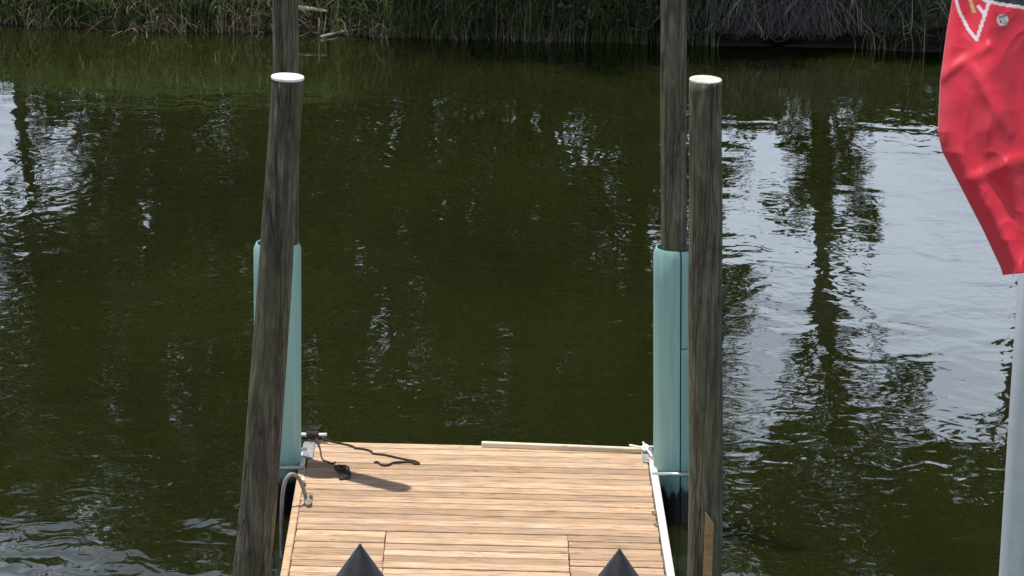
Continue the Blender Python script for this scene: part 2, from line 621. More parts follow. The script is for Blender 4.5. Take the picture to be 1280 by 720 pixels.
def tree(seed, x, y, h, trunk_r, lean, blobs, label, leaf=0.15, pal=GREENS, name='tree', group=TREE_GROUP):
    """trunk at (x,y), blobs given relative to the trunk foot"""
    rng = np.random.default_rng(seed)
    rd = random.Random(seed)
    z0 = far_z(x, y) - 0.1
    root = empty(name, (x, y, z0))
    top = Vector((lean[0], lean[1], h))
    path = [Vector((0, 0, 0)), Vector((lean[0] * 0.10 + rd.uniform(-.1, .1), lean[1] * 0.1, h * 0.2)), Vector((lean[0] * 0.35 + rd.uniform(-.2, .2), lean[1] * 0.35, h * 0.48)),
            Vector((lean[0] * 0.7, lean[1] * 0.7, h * 0.76)), top]
    sp = smooth_path(path, 5)
    V, F = tube_vf(sp, [trunk_r * (1.25 if i == 0 else 1) * (1 - 0.85 * i / (len(sp) - 1)) for i in range(len(sp))], 9)
    for bl in blobs:                         # a limb to each foliage mass, with side twigs
        c_ = Vector(bl[:3])
        hz_ = min(max(c_.z * 0.62, h * 0.14), h * 0.9)
        k = min(int(hz_ / h * (len(sp) - 1)), len(sp) - 2)
        s = sp[k]
        midp = s.lerp(c_, 0.5) + Vector((rd.uniform(-.3, .3), rd.uniform(-.3, .3), rd.uniform(-.1, .35)))
        lp = smooth_path([s, midp, c_], 4)
        r0 = trunk_r * 0.42
        v, f = tube_vf(lp, [r0 * (1 - 0.8 * i / (len(lp) - 1)) for i in range(len(lp))], 6)
        o_ = len(V)
        V += v
        F += [tuple(q + o_ for q in ff) for ff in f]
        for _ in range(5):
            e = c_ + Vector((rd.uniform(-1, 1) * bl[3], rd.uniform(-1, 1) * bl[4], rd.uniform(-.8, 1) * bl[5])) * 0.8
            st = lp[rd.randint(4, len(lp) - 1)]
            v, f = tube_vf([st, st.lerp(e, .5) + Vector((0, 0, rd.uniform(-.1, .15))), e], [r0 * .28, r0 * .18, r0 * .06], 4)
            o_ = len(V)
            V += v
            F += [tuple(q + o_ for q in ff) for ff in f]
    link('trunk', pyd('trunk', V, F), root, M['bark'], True)
    link('crown', leaf_cloud('crown', rng, blobs, leaf, pal), root, M['leaf'])
    tag(root, label, 'tree' if name == 'tree' else 'shrub', group)
    return root


def round_blobs(rd, h, w_, n_, cnt, low=0.45):
    """foliage masses for a rounded crown"""
    res = []
    for i in range(n_):
        t = (i + 0.5) / n_
        z = h * (low + (1.0 - low) * t) - 0.3
        rr = w_ * (0.55 + 0.6 * math.sin(math.pi * min(1, 0.2 + 0.75 * t)))
        an = i * 2.4 + rd.uniform(-.4, .4)
        d = rr * (0.62 if i < n_ - 1 else 0.1)
        s = rd.uniform(0.75, 1.15)
        res.append((d * math.cos(an), d * math.sin(an), z, w_ * .62 * s, w_ * .62 * s, w_ * .42 * s, cnt))
    return res


rd = random.Random(11)
# x, y, height, crown half width, base of crown
TREES = [(-14.5, 54.0, 9.4, 1.9, .35), (-11.2, 54.4, 10.6, 1.8, .42), (-8.6, 54.6, 10.0, 1.8, .48), (-6.0, 54.4, 10.6, 1.8, .34), (-3.9, 53.9, 10.8, 1.8, .34),
         (-1.5, 49.2, 9.9, 1.9, .34), (0.5, 49.0, 10.2, 2.0, .36), (2.1, 49.9, 9.8, 1.6, .44), (11.5, 52.0, 9.5, 2.0, .40), (14.6, 52.4, 9.0, 2.0, .35)]
TL = 'leafy green tree standing on the far bank behind the reeds'
for i, (x, y, h, wd, lo) in enumerate(TREES):
    tree(100 + i, x, y, h, 0.15, (rd.uniform(-.6, .6), rd.uniform(-.9, .1)), round_blobs(rd, h, wd, 12, 900, lo), TL, 0.16)
for i, (x, y, h) in enumerate([(-6.9, 56.5, 11.6), (-4.6, 57.2, 12.2), (-2.3, 56.4, 11.6), (0.1, 56.8, 11.8), (2.2, 57.0, 11.0), (-13.0, 57.0, 11.0)]):
    tree(160 + i, x, y, h, 0.17, (rd.uniform(-.4, .4), rd.uniform(-.5, .2)), round_blobs(rd, h, 2.0, 12, 700, .12), 'taller green tree in the second row behind the far bank trees', 0.19, DARKG, group='second row of trees on the far bank')
# the leaning tree on the open stretch: bare trunk below, spreading crown above
tree(140, 4.7, 49.5, 9.2, 0.17, (1.3, -1.4), [(.2, -.8, 6.2, .8, .8, .6, 1000), (1.7, -1.1, 6.4, 1.0, 1.0, .6, 1100), (2.9, -.8, 6.7, 1.0, 1.0, .6, 800), (-1.0, -.6, 7.3, .9, .9, .5, 700), (-.3, -.6, 7.0, .8, .8, .6, 1000),
     (1.0, -1.0, 7.4, 1.2, 1.1, .7, 1700), (2.4, -.9, 7.6, 1.2, 1.1, .7, 1400), (.1, -.7, 8.2, 1.0, 1.0, .7, 1500), (1.4, -1.0, 8.7, 1.2, 1.0, .7, 1600), (2.6, -.9, 8.7, 1.0, 1.0, .7, 1200), (1.2, -.8, 9.6, 1.0, .9, .6, 900),
     (-.9, -.5, 8.4, .9, .9, .5, 800), (.2, -.6, 9.1, .9, .9, .5, 800), (.3, -.5, 4.9, .45, .5, .5, 200), (1.5, -.7, 5.3, .6, .5, .4, 260), (.7, -.7, 5.7, .5, .5, .4, 300)],
     'slender leaning tree with a high spreading crown over the gap in the far bank trees', 0.16, group=None)
tree(141, 8.6, 49.9, 9.6, 0.15, (-.6, -1.0), [(-1.4, -1.0, 6.6, 1.0, 1.0, .6, 900), (.2, -1.3, 6.8, 1.1, 1.0, .6, 900), (1.2, -.8, 6.6, 1.0, 1.0, .6, 800), (-1.2, -.9, 7.7, 1.2, 1.1, .7, 1200),
     (.4, -.9, 7.8, 1.2, 1.1, .7, 1200), (-.4, -.8, 8.8, 1.2, 1.1, .7, 1200), (-1.7, -.6, 8.6, 1.0, .9, .6, 900), (1.3, -.6, 8.8, .9, .9, .5, 600), (.1, -.5, 9.8, .9, .8, .5, 600), (-1.0, -.6, 9.7, .9, .8, .5, 600)],
     'high-crowned tree with a bare trunk at the far end of the hanging roots', 0.16, group=None)
# understorey
SH = [(-13.4, 50.6, 3.6, 1.7), (-10.6, 50.8, 1.9, 1.2), (-6.6, 52.4, 4.6, 1.5), (-4.6, 52.4, 4.8, 1.6), (-2.8, 51.6, 4.8, 1.6), (-1.0, 48.8, 4.6, 1.6), (0.8, 48.7, 4.5, 1.5),
      (2.2, 48.9, 3.4, 1.1), (3.5, 49.2, 1.05, .7), (4.9, 48.7, 3.3, .85), (6.3, 49.5, 1.05, 0.8), (8.0, 50.2, 1.05, 0.9), (10.0, 50.4, 2.2, 1.3), (12.6, 50.6, 3.6, 1.6)]
for i, (x, y, h, wd) in enumerate(SH):
    bl = []
    nb = max(6, int(h * wd * 1.7))
    for k in range(nb):
        z = max(0.18 * h, 0.85 if x > -2 else 0) + (0.88 * h - max(0.18 * h, 0.85 if x > -2 else 0)) * (k + .5) / nb
        an = k * 2.4
        bl.append((wd * .55 * math.cos(an), wd * .45 * math.sin(an), z, wd * .55, wd * .5, max(.22, h * .15), 520))
    tree(200 + i, x, y, h * 0.9, 0.06, (rd.uniform(-.2, .2), -.2), bl, 'dense dark shrub growing low on the far bank under the trees', 0.12, DARKG, 'shrub', 'shrubs on the far bank')


# reeds and long grass: arching blades
def blades(name, rng, xs_, ys_, hmin, hmax, wmin, wmax, pal, droop=0.7, seg=5, z_off=-0.05):
    k = len(xs_)
    base = np.zeros((k, 3))
    base[:, 0] = xs_
    base[:, 1] = ys_
    base[:, 2] = [(max(far_z(a_, b__), lip_z(a_, b__) - .03) if -1.2 < a_ < 7.9 and b__ > bank_edge(a_) + .15 else far_z(a_, b__)) + z_off for a_, b__ in zip(xs_, ys_)]
    h = rng.uniform(hmin, hmax, k)
    an = rng.uniform(0, 2 * np.pi, k)
    dirv = np.stack([np.cos(an), np.sin(an) * 0.8 - 0.35], 1)
    out_ = rng.uniform(0.1, 1.0, k) ** 1.3 * droop
    wv = rng.uniform(wmin, wmax, k)
    side = np.stack([-np.sin(an), np.cos(an)], 1)
    tw = rng.uniform(-0.9, 0.9, k)
    sd_ = np.stack([np.cos(an + np.pi / 2 + tw), np.sin(an + np.pi / 2 + tw)], 1)
    V = np.zeros((k, seg + 1, 2, 3))
    kink = rng.uniform(0.45, 1.0, k)
    for s in range(seg + 1):
        t = s / seg
        fwd = out_ * h * (t ** 1.9) * 1.0
        z = h * (t * (1 - 0.55 * out_ * t * t * kink * 1.5))
        c_ = base.copy()
        c_[:, :2] += dirv * fwd[:, None]
        c_[:, 2] += z
        w_ = wv * (1 - t) ** 0.6 * 0.5 + 0.0008
        V[:, s, 0, :] = c_
        V[:, s, 1, :] = c_
        V[:, s, 0, :2] += sd_ * w_[:, None]
        V[:, s, 1, :2] -= sd_ * w_[:, None]
    idx = np.arange(k * (seg + 1) * 2).reshape(k, seg + 1, 2)
    F = np.stack([idx[:, :-1, 0], idx[:, :-1, 1], idx[:, 1:, 1], idx[:, 1:, 0]], -1).reshape(-1, 4)
    T = np.array(pal)[rng.integers(0, len(pal), k)] * rng.uniform(0.7, 1.3, (k, 1))
    T = np.repeat(T, (seg + 1) * 2, 0)
    return quad_cloud(name, V.reshape(-1, 3), F, T)


rng = np.random.default_rng(5)
FRESH = [(0.11, 0.16, 0.05), (0.15, 0.20, 0.075), (0.08, 0.12, 0.045), (0.24, 0.27, 0.14), (0.06, 0.09, 0.035)]
DRY = [(0.36, 0.32, 0.20), (0.30, 0.25, 0.15), (0.42, 0.39, 0.28), (0.22, 0.17, 0.10)]


def scatter(k, x0, x1, d0, d1):
    """clumped positions along the shore; d is the distance in from the waterline"""
    nc = max(4, k // 22)
    cx = rng.uniform(x0, x1, nc)
    cdst = d0 + (d1 - d0) * rng.uniform(0, 1, nc)
    i = rng.integers(0, nc, k)
    x = cx[i] + rng.normal(0, 0.10, k)
    d = np.clip(cdst[i] + rng.normal(0, 0.10, k), d0, d1)
    y = np.array([bank_edge(a_) for a_ in x]) + d
    return x, y


xa, ya = scatter(12500, -10.5, -2.4, 0.05, 1.5)
xb_, yb_ = scatter(8000, -2.8, 2.9, -0.04, 1.4)
x, y = np.r_[xa, xb_], np.r_[ya, yb_]
x2, y2 = scatter(6000, -26, -10.5, 0.0, 1.6)
o = link('reeds', blades('reeds', rng, np.r_[x, x2], np.r_[y, y2], 0.35, 1.10, 0.012, 0.034, FRESH, 1.0), None, M['blade'])
tag(o, 'long green reeds arching over the water on the far bank', 'reeds', kind='stuff')
x, y = scatter(4200, -12, 0.5, -0.10, 0.6)
o = link('dry_grass', blades('dry_grass', rng, x, y, 0.15, 0.70, 0.008, 0.026, DRY, 1.35), None, M['blade'])
tag(o, 'bleached dry grass bent down among the reeds', 'grass', kind='stuff')
x, y = scatter(6500, 5.2, 26, 0.05, 1.8)
x2, y2 = scatter(5000, -1.2, 6.0, 0.16, 1.6)
o = link('marsh_grass', blades('marsh_grass', rng, np.r_[x, x2], np.r_[y, y2], 0.3, 0.95, 0.008, 0.024, FRESH + DRY[:1], 0.9), None, M['blade'])
tag(o, 'sparse marsh grass on the far bank beyond the hanging roots', 'grass', kind='stuff')

bl = []
rr = random.Random(9)
for i in range(60):
    xx = rr.uniform(-1.0, 3.0) if i % 2 else rr.uniform(4.9, 9.5)
    yy = bank_edge(xx) + rr.uniform(.02, .5)
    bl.append((xx, yy, rr.uniform(.35, .75), .30, .22, .14, 110))
o = link('bank_creeper', leaf_cloud('bank_creeper', rng, bl, .075, DARKG + [(0.10, 0.12, 0.06)]), None, M['leaf'])
tag(o, 'small leafy creeper spilling over the lip of the far bank', 'creeper', kind='stuff')

# hanging dead roots and twigs over the undercut bank
V, F, T = [], [], []
rr = random.Random(4)
for i in range(900):
    if i < 650:
        x0 = rr.gauss(4.05, 0.55)
    else:
        x0 = rr.uniform(2.3, 6.6)
    y0 = bank_edge(x0) + rr.uniform(0.1, 0.6)
    z0 = rr.uniform(0.45, 0.95)
    dx = rr.gauss(0, 0.28)
    ln = rr.uniform(0.25, 0.75)
    p = [Vector((x0, y0, z0)), Vector((x0 + dx * .3, y0 - rr.uniform(.1, .3), z0 + rr.uniform(-.05, .12))),
         Vector((x0 + dx * .7, y0 - rr.uniform(.2, .5), z0 - ln * .45)), Vector((x0 + dx + rr.gauss(0, .08), y0 - rr.uniform(.2, .55), max(0.20 + .12 * rr.random(), z0 - ln)))]
    r0 = rr.uniform(.003, .010) if i % 17 else rr.uniform(.012, .022)
    v, f = tube_vf(smooth_path(p, 3), [r0 * (1 - .07 * q) for q in range(10)], 3, False)
    o_ = len(V)
    V += v
    F += [tuple(q + o_ for q in ff) for ff in f]
    g = rr.uniform(.6, 1.3)
    cc = (.13 * g, .122 * g, .112 * g) if rr.random() < .92 else (.34 * g, .32 * g, .27 * g)
    T += [cc] * len(v)
o = link('hanging_roots', quad_cloud('hanging_roots', [tuple(q) for q in V], F, np.array(T)), None, M['twig'], True)
tag(o, 'tangle of grey dead roots hanging over the dark undercut bank', 'roots', kind='stuff')


def stick(pts, r, label, name='fallen_branch'):
    p = smooth_path(pts, 4)
    o = tube(name, p, [r * (1 - .6 * i / (len(p) - 1)) for i in range(len(p))], None, M['deadwood'], 7)
    return tag(o, label, 'branch')


def bk(px, py, y):
    return aty(px, py, y)


stick([atz(262, 26, .03), atz(282, 24, .05), atz(303, 25, .04)], .030, 'short pale stick lying at the waterline below the sunny reeds')
stick([atz(402, 46, .02), atz(430, 39, .05), atz(474, 33, .10)], .026, 'thin brown branch lying in the water beside the tall pile')
stick([aty(368, 9, 48.4), aty(388, 11, 48.3), aty(410, 14, 48.2)], .045, 'bleached driftwood lying in the dry grass behind the leaning pile')
stick([aty(907, 16, 47.9), aty(912, 11, 47.95), aty(918, 5, 48.0)], .022, 'pale broken stick poking up beside the hanging roots')
stick([aty(868, 3, 48.0), aty(877, 13, 47.95), aty(883, 6, 48.0)], .018, 'pale forked twig on the dark bank behind the tall pile')


# ------------------------------------------------------------------ piles
def pile_mesh(name, p0, p1, r0, r1, seed, bow=0.02, seg=36, rings=90, extra=2.6):
    """tapered round log from p0 (down below the bed) to p1, local to p0"""
    ax = (p1 - p0)
    bm_v, f = [], []
    dirn = ax.normalized()
    u = Vector((0, 1, 0)) - dirn * dirn.y
    u.normalize()
    s = u.cross(dirn)
    for i in range(rings + 1):
        t = i / rings
        c_ = ax * t + s * (bow * math.sin(math.pi * t) + 0.012 * noise.noise(Vector((seed, t * 5, 0)))) + u * 0.01 * noise.noise(Vector((seed, t * 4, 9)))
        r = r0 + (r1 - r0) * t
        for k in range(seg):
            an = 2 * math.pi * k / seg
            d = Vector((math.cos(an), math.sin(an), t * ax.length * 0.5 + seed * 7))
            rr_ = r * (1 + 0.035 * noise.noise(d * 1.2) + 0.02 * noise.noise(Vector((d.x * 4, d.y * 4, d.z * 2))) + 0.014 * noise.noise(Vector((d.x * 11, d.y * 11, d.z * .8))))
            bm_v.append(c_ + s * math.cos(an) * rr_ + u * math.sin(an) * rr_)
    for i in range(rings):
        for k in range(seg):
            a, b_ = i * seg + k, i * seg + (k + 1) % seg
            f.append((a, b_, b_ + seg, a + seg))
    f.append(tuple(range(rings * seg, (rings + 1) * seg)))
    f.append(tuple(reversed(range(seg))))
    return pyd(name, bm_v, f)


def extend(p_lo, p_hi, z):                   # carry the axis down to height z
    d = p_hi - p_lo
    return p_lo + d * ((z - p_lo.z) / d.z)


def disc(name, r, h, parent, loc, m, seed, tilt=(0, 0)):
    """thin sawn disc / cap with a slightly irregular rim"""
    seg = 36
    v, f = [], []
    for j, (rr_, z) in enumerate(((r * 0.985, 0), (r, h * .25), (r, h * .7), (r * .97, h))):
        for k in range(seg):
            an = 2 * math.pi * k / seg
            q = rr_ * (1 + 0.02 * noise.noise(Vector((math.cos(an) * 1.5, math.sin(an) * 1.5, seed))))
            v.append((q * math.cos(an), q * math.sin(an), z))
    for j in range(3):
        for k in range(seg):
            a, b_ = j * seg + k, j * seg + (k + 1) % seg
            f.append((a, b_, b_ + seg, a + seg))
    f.append(tuple(range(3 * seg, 4 * seg)))
    f.append(tuple(reversed(range(seg))))
    o = link(name, pyd(name, v, f), parent, m)
    o.location = loc
    o.rotation_euler = (tilt[0], tilt[1], 0)
    return o


BED = -1.6
# near pair
YF = 23.2
lo, hi = aty(311, 712, YF), aty(359.5, 98, YF)
p0 = extend(lo, hi, BED)
root = tag(empty('mooring_pile', p0), 'leaning weathered brown pile with a flat white top', 'pile')
r_hi, r_lo = 19.3 * .00605, 25 * .00605
rb = r_lo + (r_lo - r_hi) * (lo.z - BED) / (hi.z - lo.z) * .6
link('post', pile_mesh('post', p0, hi, rb, r_hi, 1.0, 0.03), root, M['pile_brown'], True)
disc('cap', r_hi * 1.05, .022, root, hi - p0 + Vector((0, 0, -.004)), M['cap'], 1.0, (0, R(2)))

lo, hi = aty(879.5, 712, YF), aty(882, 101, YF)
p0 = extend(lo, hi, BED)
root = tag(empty('mooring_pile', p0), 'upright weathered grey pile with a sawn pale top and a batten on it', 'pile')
r_hi, r_lo = 20.2 * .00605, 22 * .00605
link('post', pile_mesh('post', p0, hi, r_lo * 1.04, r_hi, 2.0, 0.01), root, M['pile_grey'], True)
disc('sawn_top', r_hi * .985, .018, root, hi - p0 + Vector((0, 0, -.003)), M['sawn'], 2.0, (R(2), R(1.5)))
# pointed batten fixed to the pile
bt, bb = aty(881.5, 640, YF - .175), aty(883, 760, YF - .175)
bw = .033
me = pyd('batten', [(-bw, -.016, 0), (bw, -.016, 0), (bw, .016, 0), (-bw, .016, 0),
                    (-bw, -.016, bt.z - bb.z), (bw, -.016, bt.z - bb.z - .09), (bw, .016, bt.z - bb.z - .09), (-bw, .016, bt.z - bb.z)],
         [(3, 2, 1, 0), (0, 1, 5, 4), (1, 2, 6, 5), (2, 3, 7, 6), (3, 0, 4, 7), (4, 5, 6, 7)])
o = link('batten', me, root, M['yellow_wood'])
o.location = bb - p0
o['label'] = 'fresh yellow wooden batten'

# far pair with teal sleeves
YB = 26.45
SR = 0.203


def sleeve_shell(name, a0, a1, z0, z1, parent, rin=SR - .014, rout=SR, rim=False):
    seg = max(6, int((a1 - a0) / (math.pi * 2) * 48))
    rin = rout - .030 if rim else rin
    cz = .05 if rim else .004
    prof = [(0, 0), (0, 0), (rout - (.020 if rim else .002), z1), (rin, z1), (rin, z0)]
    zs = [z0 + (z1 - cz - z0) * q / 14 for q in range(15)]
    prof = [(rout, z) for z in zs] + prof[2:]
    v, f = [], []
    npf = len(prof)
    for k in range(seg + 1):
        an = a0 + (a1 - a0) * k / seg
        for (r, z) in prof:
            q = r * (1 + .006 * noise.noise(Vector((math.cos(an) * 2, math.sin(an) * 2, z * 1.2 + a0))))
            v.append((q * math.cos(an), q * math.sin(an), z))
    for k in range(seg):
        for j in range(npf):
            a, b_ = k * npf + j, k * npf + (j + 1) % npf
            f.append((a, a + npf, b_ + npf, b_))
    f.append(tuple(range(npf)))
    f.append(tuple(reversed(range(seg * npf, (seg + 1) * npf))))
    me = pyd(name, v, f)
    o = link(name, me, parent, M['teal'])
    me.polygons.foreach_set('use_smooth', [len(p.vertices) == 4 for p in me.polygons])
    md = o.modifiers.new('split', 'EDGE_SPLIT')
    md.split_angle = R(40)
    return o


LEAN_R = R(-1.6)


def sleeved_pile(px_sleeve, top_py, pile_top_px, pile_in_px, label, seam, split, seed, ph):
    foot = aty(px_sleeve, 590, YB)
    foot.z = BED
    root = tag(empty('guide_pile', foot), label, 'pile')
    ztop = aty(px_sleeve, top_py, YB).z
    hi = aty(pile_top_px, 0, YB - .02)
    lo = aty(pile_in_px, top_py, YB - .02)
    r_in = .112
    tp = extend(lo, hi, ph)
    bp = extend(lo, hi, BED)
    off = bp - foot
    me = pile_mesh('post', bp, tp, .116, .108, seed, .004)
    o = link('post', me, root, M['pile_grey'], True)
    o.location = off
    disc('sawn_top', .106, .018, root, tp - foot + Vector((0, 0, -.003)), M['sawn'], seed)
    g = .007 / SR
    z1 = ztop - BED
    zb = -1.0 - BED
    if split is None:
        sleeve_shell('sleeve', seam + g, seam + math.pi - g * .5, zb, z1, root, rim=True)
        sleeve_shell('sleeve', seam - math.pi + g * .5, seam - g, zb, z1 - .004, root, rim=True)
    else:
        zs = aty(px_sleeve, split, YB - SR).z - BED
        sleeve_shell('sleeve', seam - math.pi + g * .5, seam - g, zb, z1, root, rim=True)
        sleeve_shell('sleeve', seam + g, seam + math.pi - g * .5, zs + .006, z1 - .003, root, rim=True)
        sleeve_shell('sleeve', seam + g * .7, seam + math.pi - g * .5, zb, zs - .004, root, rin=SR - .016, rout=SR - .003)
    if split is not None:                    # this sleeve stands slightly out of plumb
        for ch in root.children:
            if ch.name.startswith('sleeve'):
                ch.rotation_euler.y = LEAN_R
                ch.location.x = -math.tan(LEAN_R) * (.45 - BED)
    return root, foot


PH = 5.05
rootL, footL = sleeved_pile(347.5, 303, 358, 356.5, 'tall grey guide pile in a teal sleeve behind the leaning pile', R(-96), None, 3.0, PH)
rootR, footR = sleeved_pile(845.5, 308, 841, 842, 'tall grey guide pile in a teal sleeve behind the upright sawn pile', R(-83), 437, 4.0, PH + .2)

# black cone-capped piles
for (px, py, lab, sd_) in ((450, 679, 'black cone-capped pile on the side of the leaning pile', 5.), (774.5, 685, 'black cone-capped pile on the side of the batten pile', 6.)):
    tip = aty(px, py, 17.6)
    r_, hc = .185, .265
    root = tag(empty('capped_pile', (tip.x, tip.y, BED)), lab, 'pile')
    b0 = Vector((tip.x, tip.y, BED))
    b1 = Vector((tip.x, tip.y, tip.z - hc - .02))
    link('post', pile_mesh('post', b0, b1, .165, .155, sd_, .004, rings=50), root, M['pile_brown'], True)
    prof = [(r_ - .012, -.10), (r_, -.10), (r_, -.012), (r_ - .006, 0)] + [(r_ * (1 - q / 14) * 1.0 - .006 * (1 - q / 14), hc * (q / 14)) for q in range(1, 14)] + [(.006, hc * .985), (.001, hc * .992)]
    seg = 40
    v, f = [], []
    for (r, z) in prof:
        for k in range(seg):
            an = 2 * math.pi * k / seg
            v.append((r * math.cos(an), r * math.sin(an), z + tip.z - hc - BED))
    for j in range(len(prof) - 1):
        for k in range(seg):
            a, b_ = j * seg + k, j * seg + (k + 1) % seg
            f.append((a, b_, b_ + seg, a + seg))
    f.append(tuple(range((len(prof) - 1) * seg, len(prof) * seg)))
    link('cone_cap', pyd('cone_cap', v, f), root, M['cone'], True)

# ------------------------------------------------------------------ floating dock
DZ = 0.45
PL = atz(380, 551, DZ)
PR = atz(815, 561, DZ)
ctr = (PL + PR) / 2
HEAD = R(0.8)
dock = tag(empty('floating_dock', (ctr.x, ctr.y, 0), HEAD), 'wooden plank floating dock held between the teal sleeved piles', 'dock')
W = 3.05
PITCHB = 0.1425
LEN = 6.1
SKEW = R(-1.8)
inv = Matrix.Rotation(-HEAD, 4, 'Z') @ Matrix.Translation((-ctr.x, -ctr.y, 0))


def loc(p):
    return inv @ Vector(p)


def plank_variants(length, k, nm):
    res = []
    for i in range(k):
        me = box_mesh('plank', length, PITCHB - .014, .036, .004)
        me.materials.append(M['plank'])
        res.append(me)
    return res


rp_ = random.Random(21)
full = plank_variants(W - .08, 1, 'a')[0]
jl = loc(atz(480, 690, DZ)).x
jr = loc(atz(711, 690, DZ)).x
XL, XR = -W / 2 + .04, W / 2 - .04
side_l = plank_variants(jl - XL - .005, 1, 'b')[0]
mid_c = plank_variants(jr - jl - .006, 1, 'c')[0]
side_r = plank_variants(XR - jr - .005, 1, 'd')[0]
NROW = int(LEN / PITCHB)
for r in range(NROW):
    yy = -PITCHB * (r + .5) - .012

    def put(me, xc):
        o = link('plank', me, dock)
        o.location = (xc + rp_.uniform(-.003, .003), yy + math.tan(SKEW) * xc + rp_.uniform(-.004, .004), DZ - .018 + rp_.uniform(-.0022, .0022))
        o.rotation_euler = (R(rp_.uniform(-.5, .5)), 0, SKEW + R(rp_.uniform(-.05, .05)) + (math.pi if rp_.random() < .5 else 0))

    if r < 16:
        put(full, (XL + XR) / 2)
    else:
        put(side_l, (XL + jl) / 2)
        put(mid_c, (jl + jr) / 2)
        put(side_r, (jr + XR) / 2)


def part(name, sz, lc, m, ch=.006, rot=None, parent=None, label=None):
    me = box_mesh(name, *sz, ch)
    o = link(name, me, parent or dock, m)
    o.location = lc
    if rot:
        o.rotation_euler = rot
    if label:
        o['label'] = label
    return o


# frame, fascia and floats under the deck
for xx in (-1.3, -.45, .45, 1.3):
    part('joist', (.045, LEN - .1, .18), (xx, -LEN / 2, DZ - .145), M['darkwood'])
part('fascia', (W - .02, .035, .2), (0, .012, DZ - .15), M['darkwood'], rot=(0, 0, SKEW))
part('fascia', (W - .02, .035, .2), (0, -LEN - .02, DZ - .15), M['darkwood'], rot=(0, 0, SKEW))
for xx in (-1.0, 1.0):
    for yy in (-1.1, -3.05, -5.0):
        part('float', (.85, 1.7, .5), (xx, yy, -.02), M['float'], .06)
# edge boards
part('edge_board', (.062, LEN - .95, .12), (-W / 2 + .006, -.68 - (LEN - .95) / 2, DZ - .052), M['trim'], .008)
part('edge_board', (.062, LEN - .36, .13), (W / 2 + .004, -.34 - (LEN - .36) / 2, DZ - .048), M['white'], .010, label='white edge board')
part('rub_strip', (.045, .40, .05), (-W / 2 - .0, -.45, DZ - .014), M['white'], .006)
# light batten lying along the far edge
a_, b_ = loc(atz(602, 556, DZ + .02)), loc(atz(806, 564, DZ + .02))
mid_ = (a_ + b_) / 2
part('edge_batten', ((b_ - a_).length, .05, .045), (mid_.x, mid_.y + .012, DZ + .022), M['batten'], .005, (0, 0, math.atan2(b_.y - a_.y, b_.x - a_.x)), label='pale yellow batten along the far edge')

# corner brackets with pile hoops
for (sgn, foot, pxa) in ((-1, footL, 383), (1, footR, 811)):
    fl = loc(foot)
    xb = sgn * (W / 2 - .012)
    pl_ = part('bracket', (.095, .44, .012), (xb - sgn * .025, -.235, DZ + .010), M['galv'], .003)
    part('bracket_web', (.012, .44, .16), (sgn * (W / 2 + .032), -.245, DZ - .075), M['galv'], .003, parent=pl_).location = Vector((sgn * .05, 0, -.085))
    for yy in (.16, -.16):
        bo = link('bolt', box_mesh('bolt', .022, .022, .014, .005), pl_, M['galv'])
        bo.location = (0, yy, .012)
    # hoop: a pipe bent round the sleeve
    cl = .045
    yf, yb = fl.y - SR - cl, fl.y + SR + cl
    xo = fl.x + sgn * (SR + cl)
    xi = sgn * (W / 2 - .02)
    rc = .12
    pts = [Vector((xi, yf, DZ + .02))]
    for k in range(7):
        an = k / 6 * math.pi / 2
        pts.append(Vector((xo - sgn * rc + sgn * rc * math.sin(an), yf + rc - rc * math.cos(an), DZ + .02)))
    for k in range(7):
        an = k / 6 * math.pi / 2
        pts.append(Vector((xo - sgn * rc + sgn * rc * math.cos(an), yb - rc + rc * math.sin(an), DZ + .02)))
    pts.append(Vector((xi, yb, DZ + .02)))
    tube('pile_hoop', pts, .018, dock, M['galv'], 10)

# cleat on the far corner
cc = loc(atz(391, 552, DZ))
cl_root = part('cleat', (.06, .05, .012), (cc.x, cc.y - .02, DZ + .008), M['galv'], .003)
for dx in (-.03, .03):
    lg = tube('cleat_leg', [(dx, 0, 0), (dx * .8, 0, .05)], [.014, .011], cl_root, M['galv'], 8)
tube('horn', [(-.125, 0, .068), (-.07, 0, .062), (0, 0, .056), (.07, 0, .062), (.125, 0, .068)], [.013, .017, .017, .017, .013], cl_root, M['cap'], 10)
# small fittings on the edge boards
pt = loc(atz(379, 598, DZ + .05))
k_ = part('fitting', (.03, .07, .05), (pt.x, pt.y, DZ + .03), M['white'], .008)
part('fitting_base', (.04, .05, .03), (0, -.05, -.01), M['rust'], .006, parent=k_).location = (.002, -.055, -.008)
for py in (641, 656):
    p_ = loc(atz(818 + (py - 641) * .16, py, DZ + .01))
    part('latch', (.03, .075, .016), (p_.x, p_.y, DZ + .006), M['rust'], .004, (0, 0, R(12)))

# ------------------------------------------------------------------ ropes and hose
def deck_pts(pp, dz):
    return [atz(a, b__, DZ + dz) for a, b__ in pp]


rope = tag(empty('mooring_rope', atz(391, 552, DZ + .01)), 'thin dark rope tied to the cleat and trailing across the planks', 'rope')
ro = rope.location


def rope_piece(name, pts, r, m, parent, org):
    return tube(name, [Vector(p) - Vector(org) for p in smooth_path(pts, 5)], r, parent, m, 7)


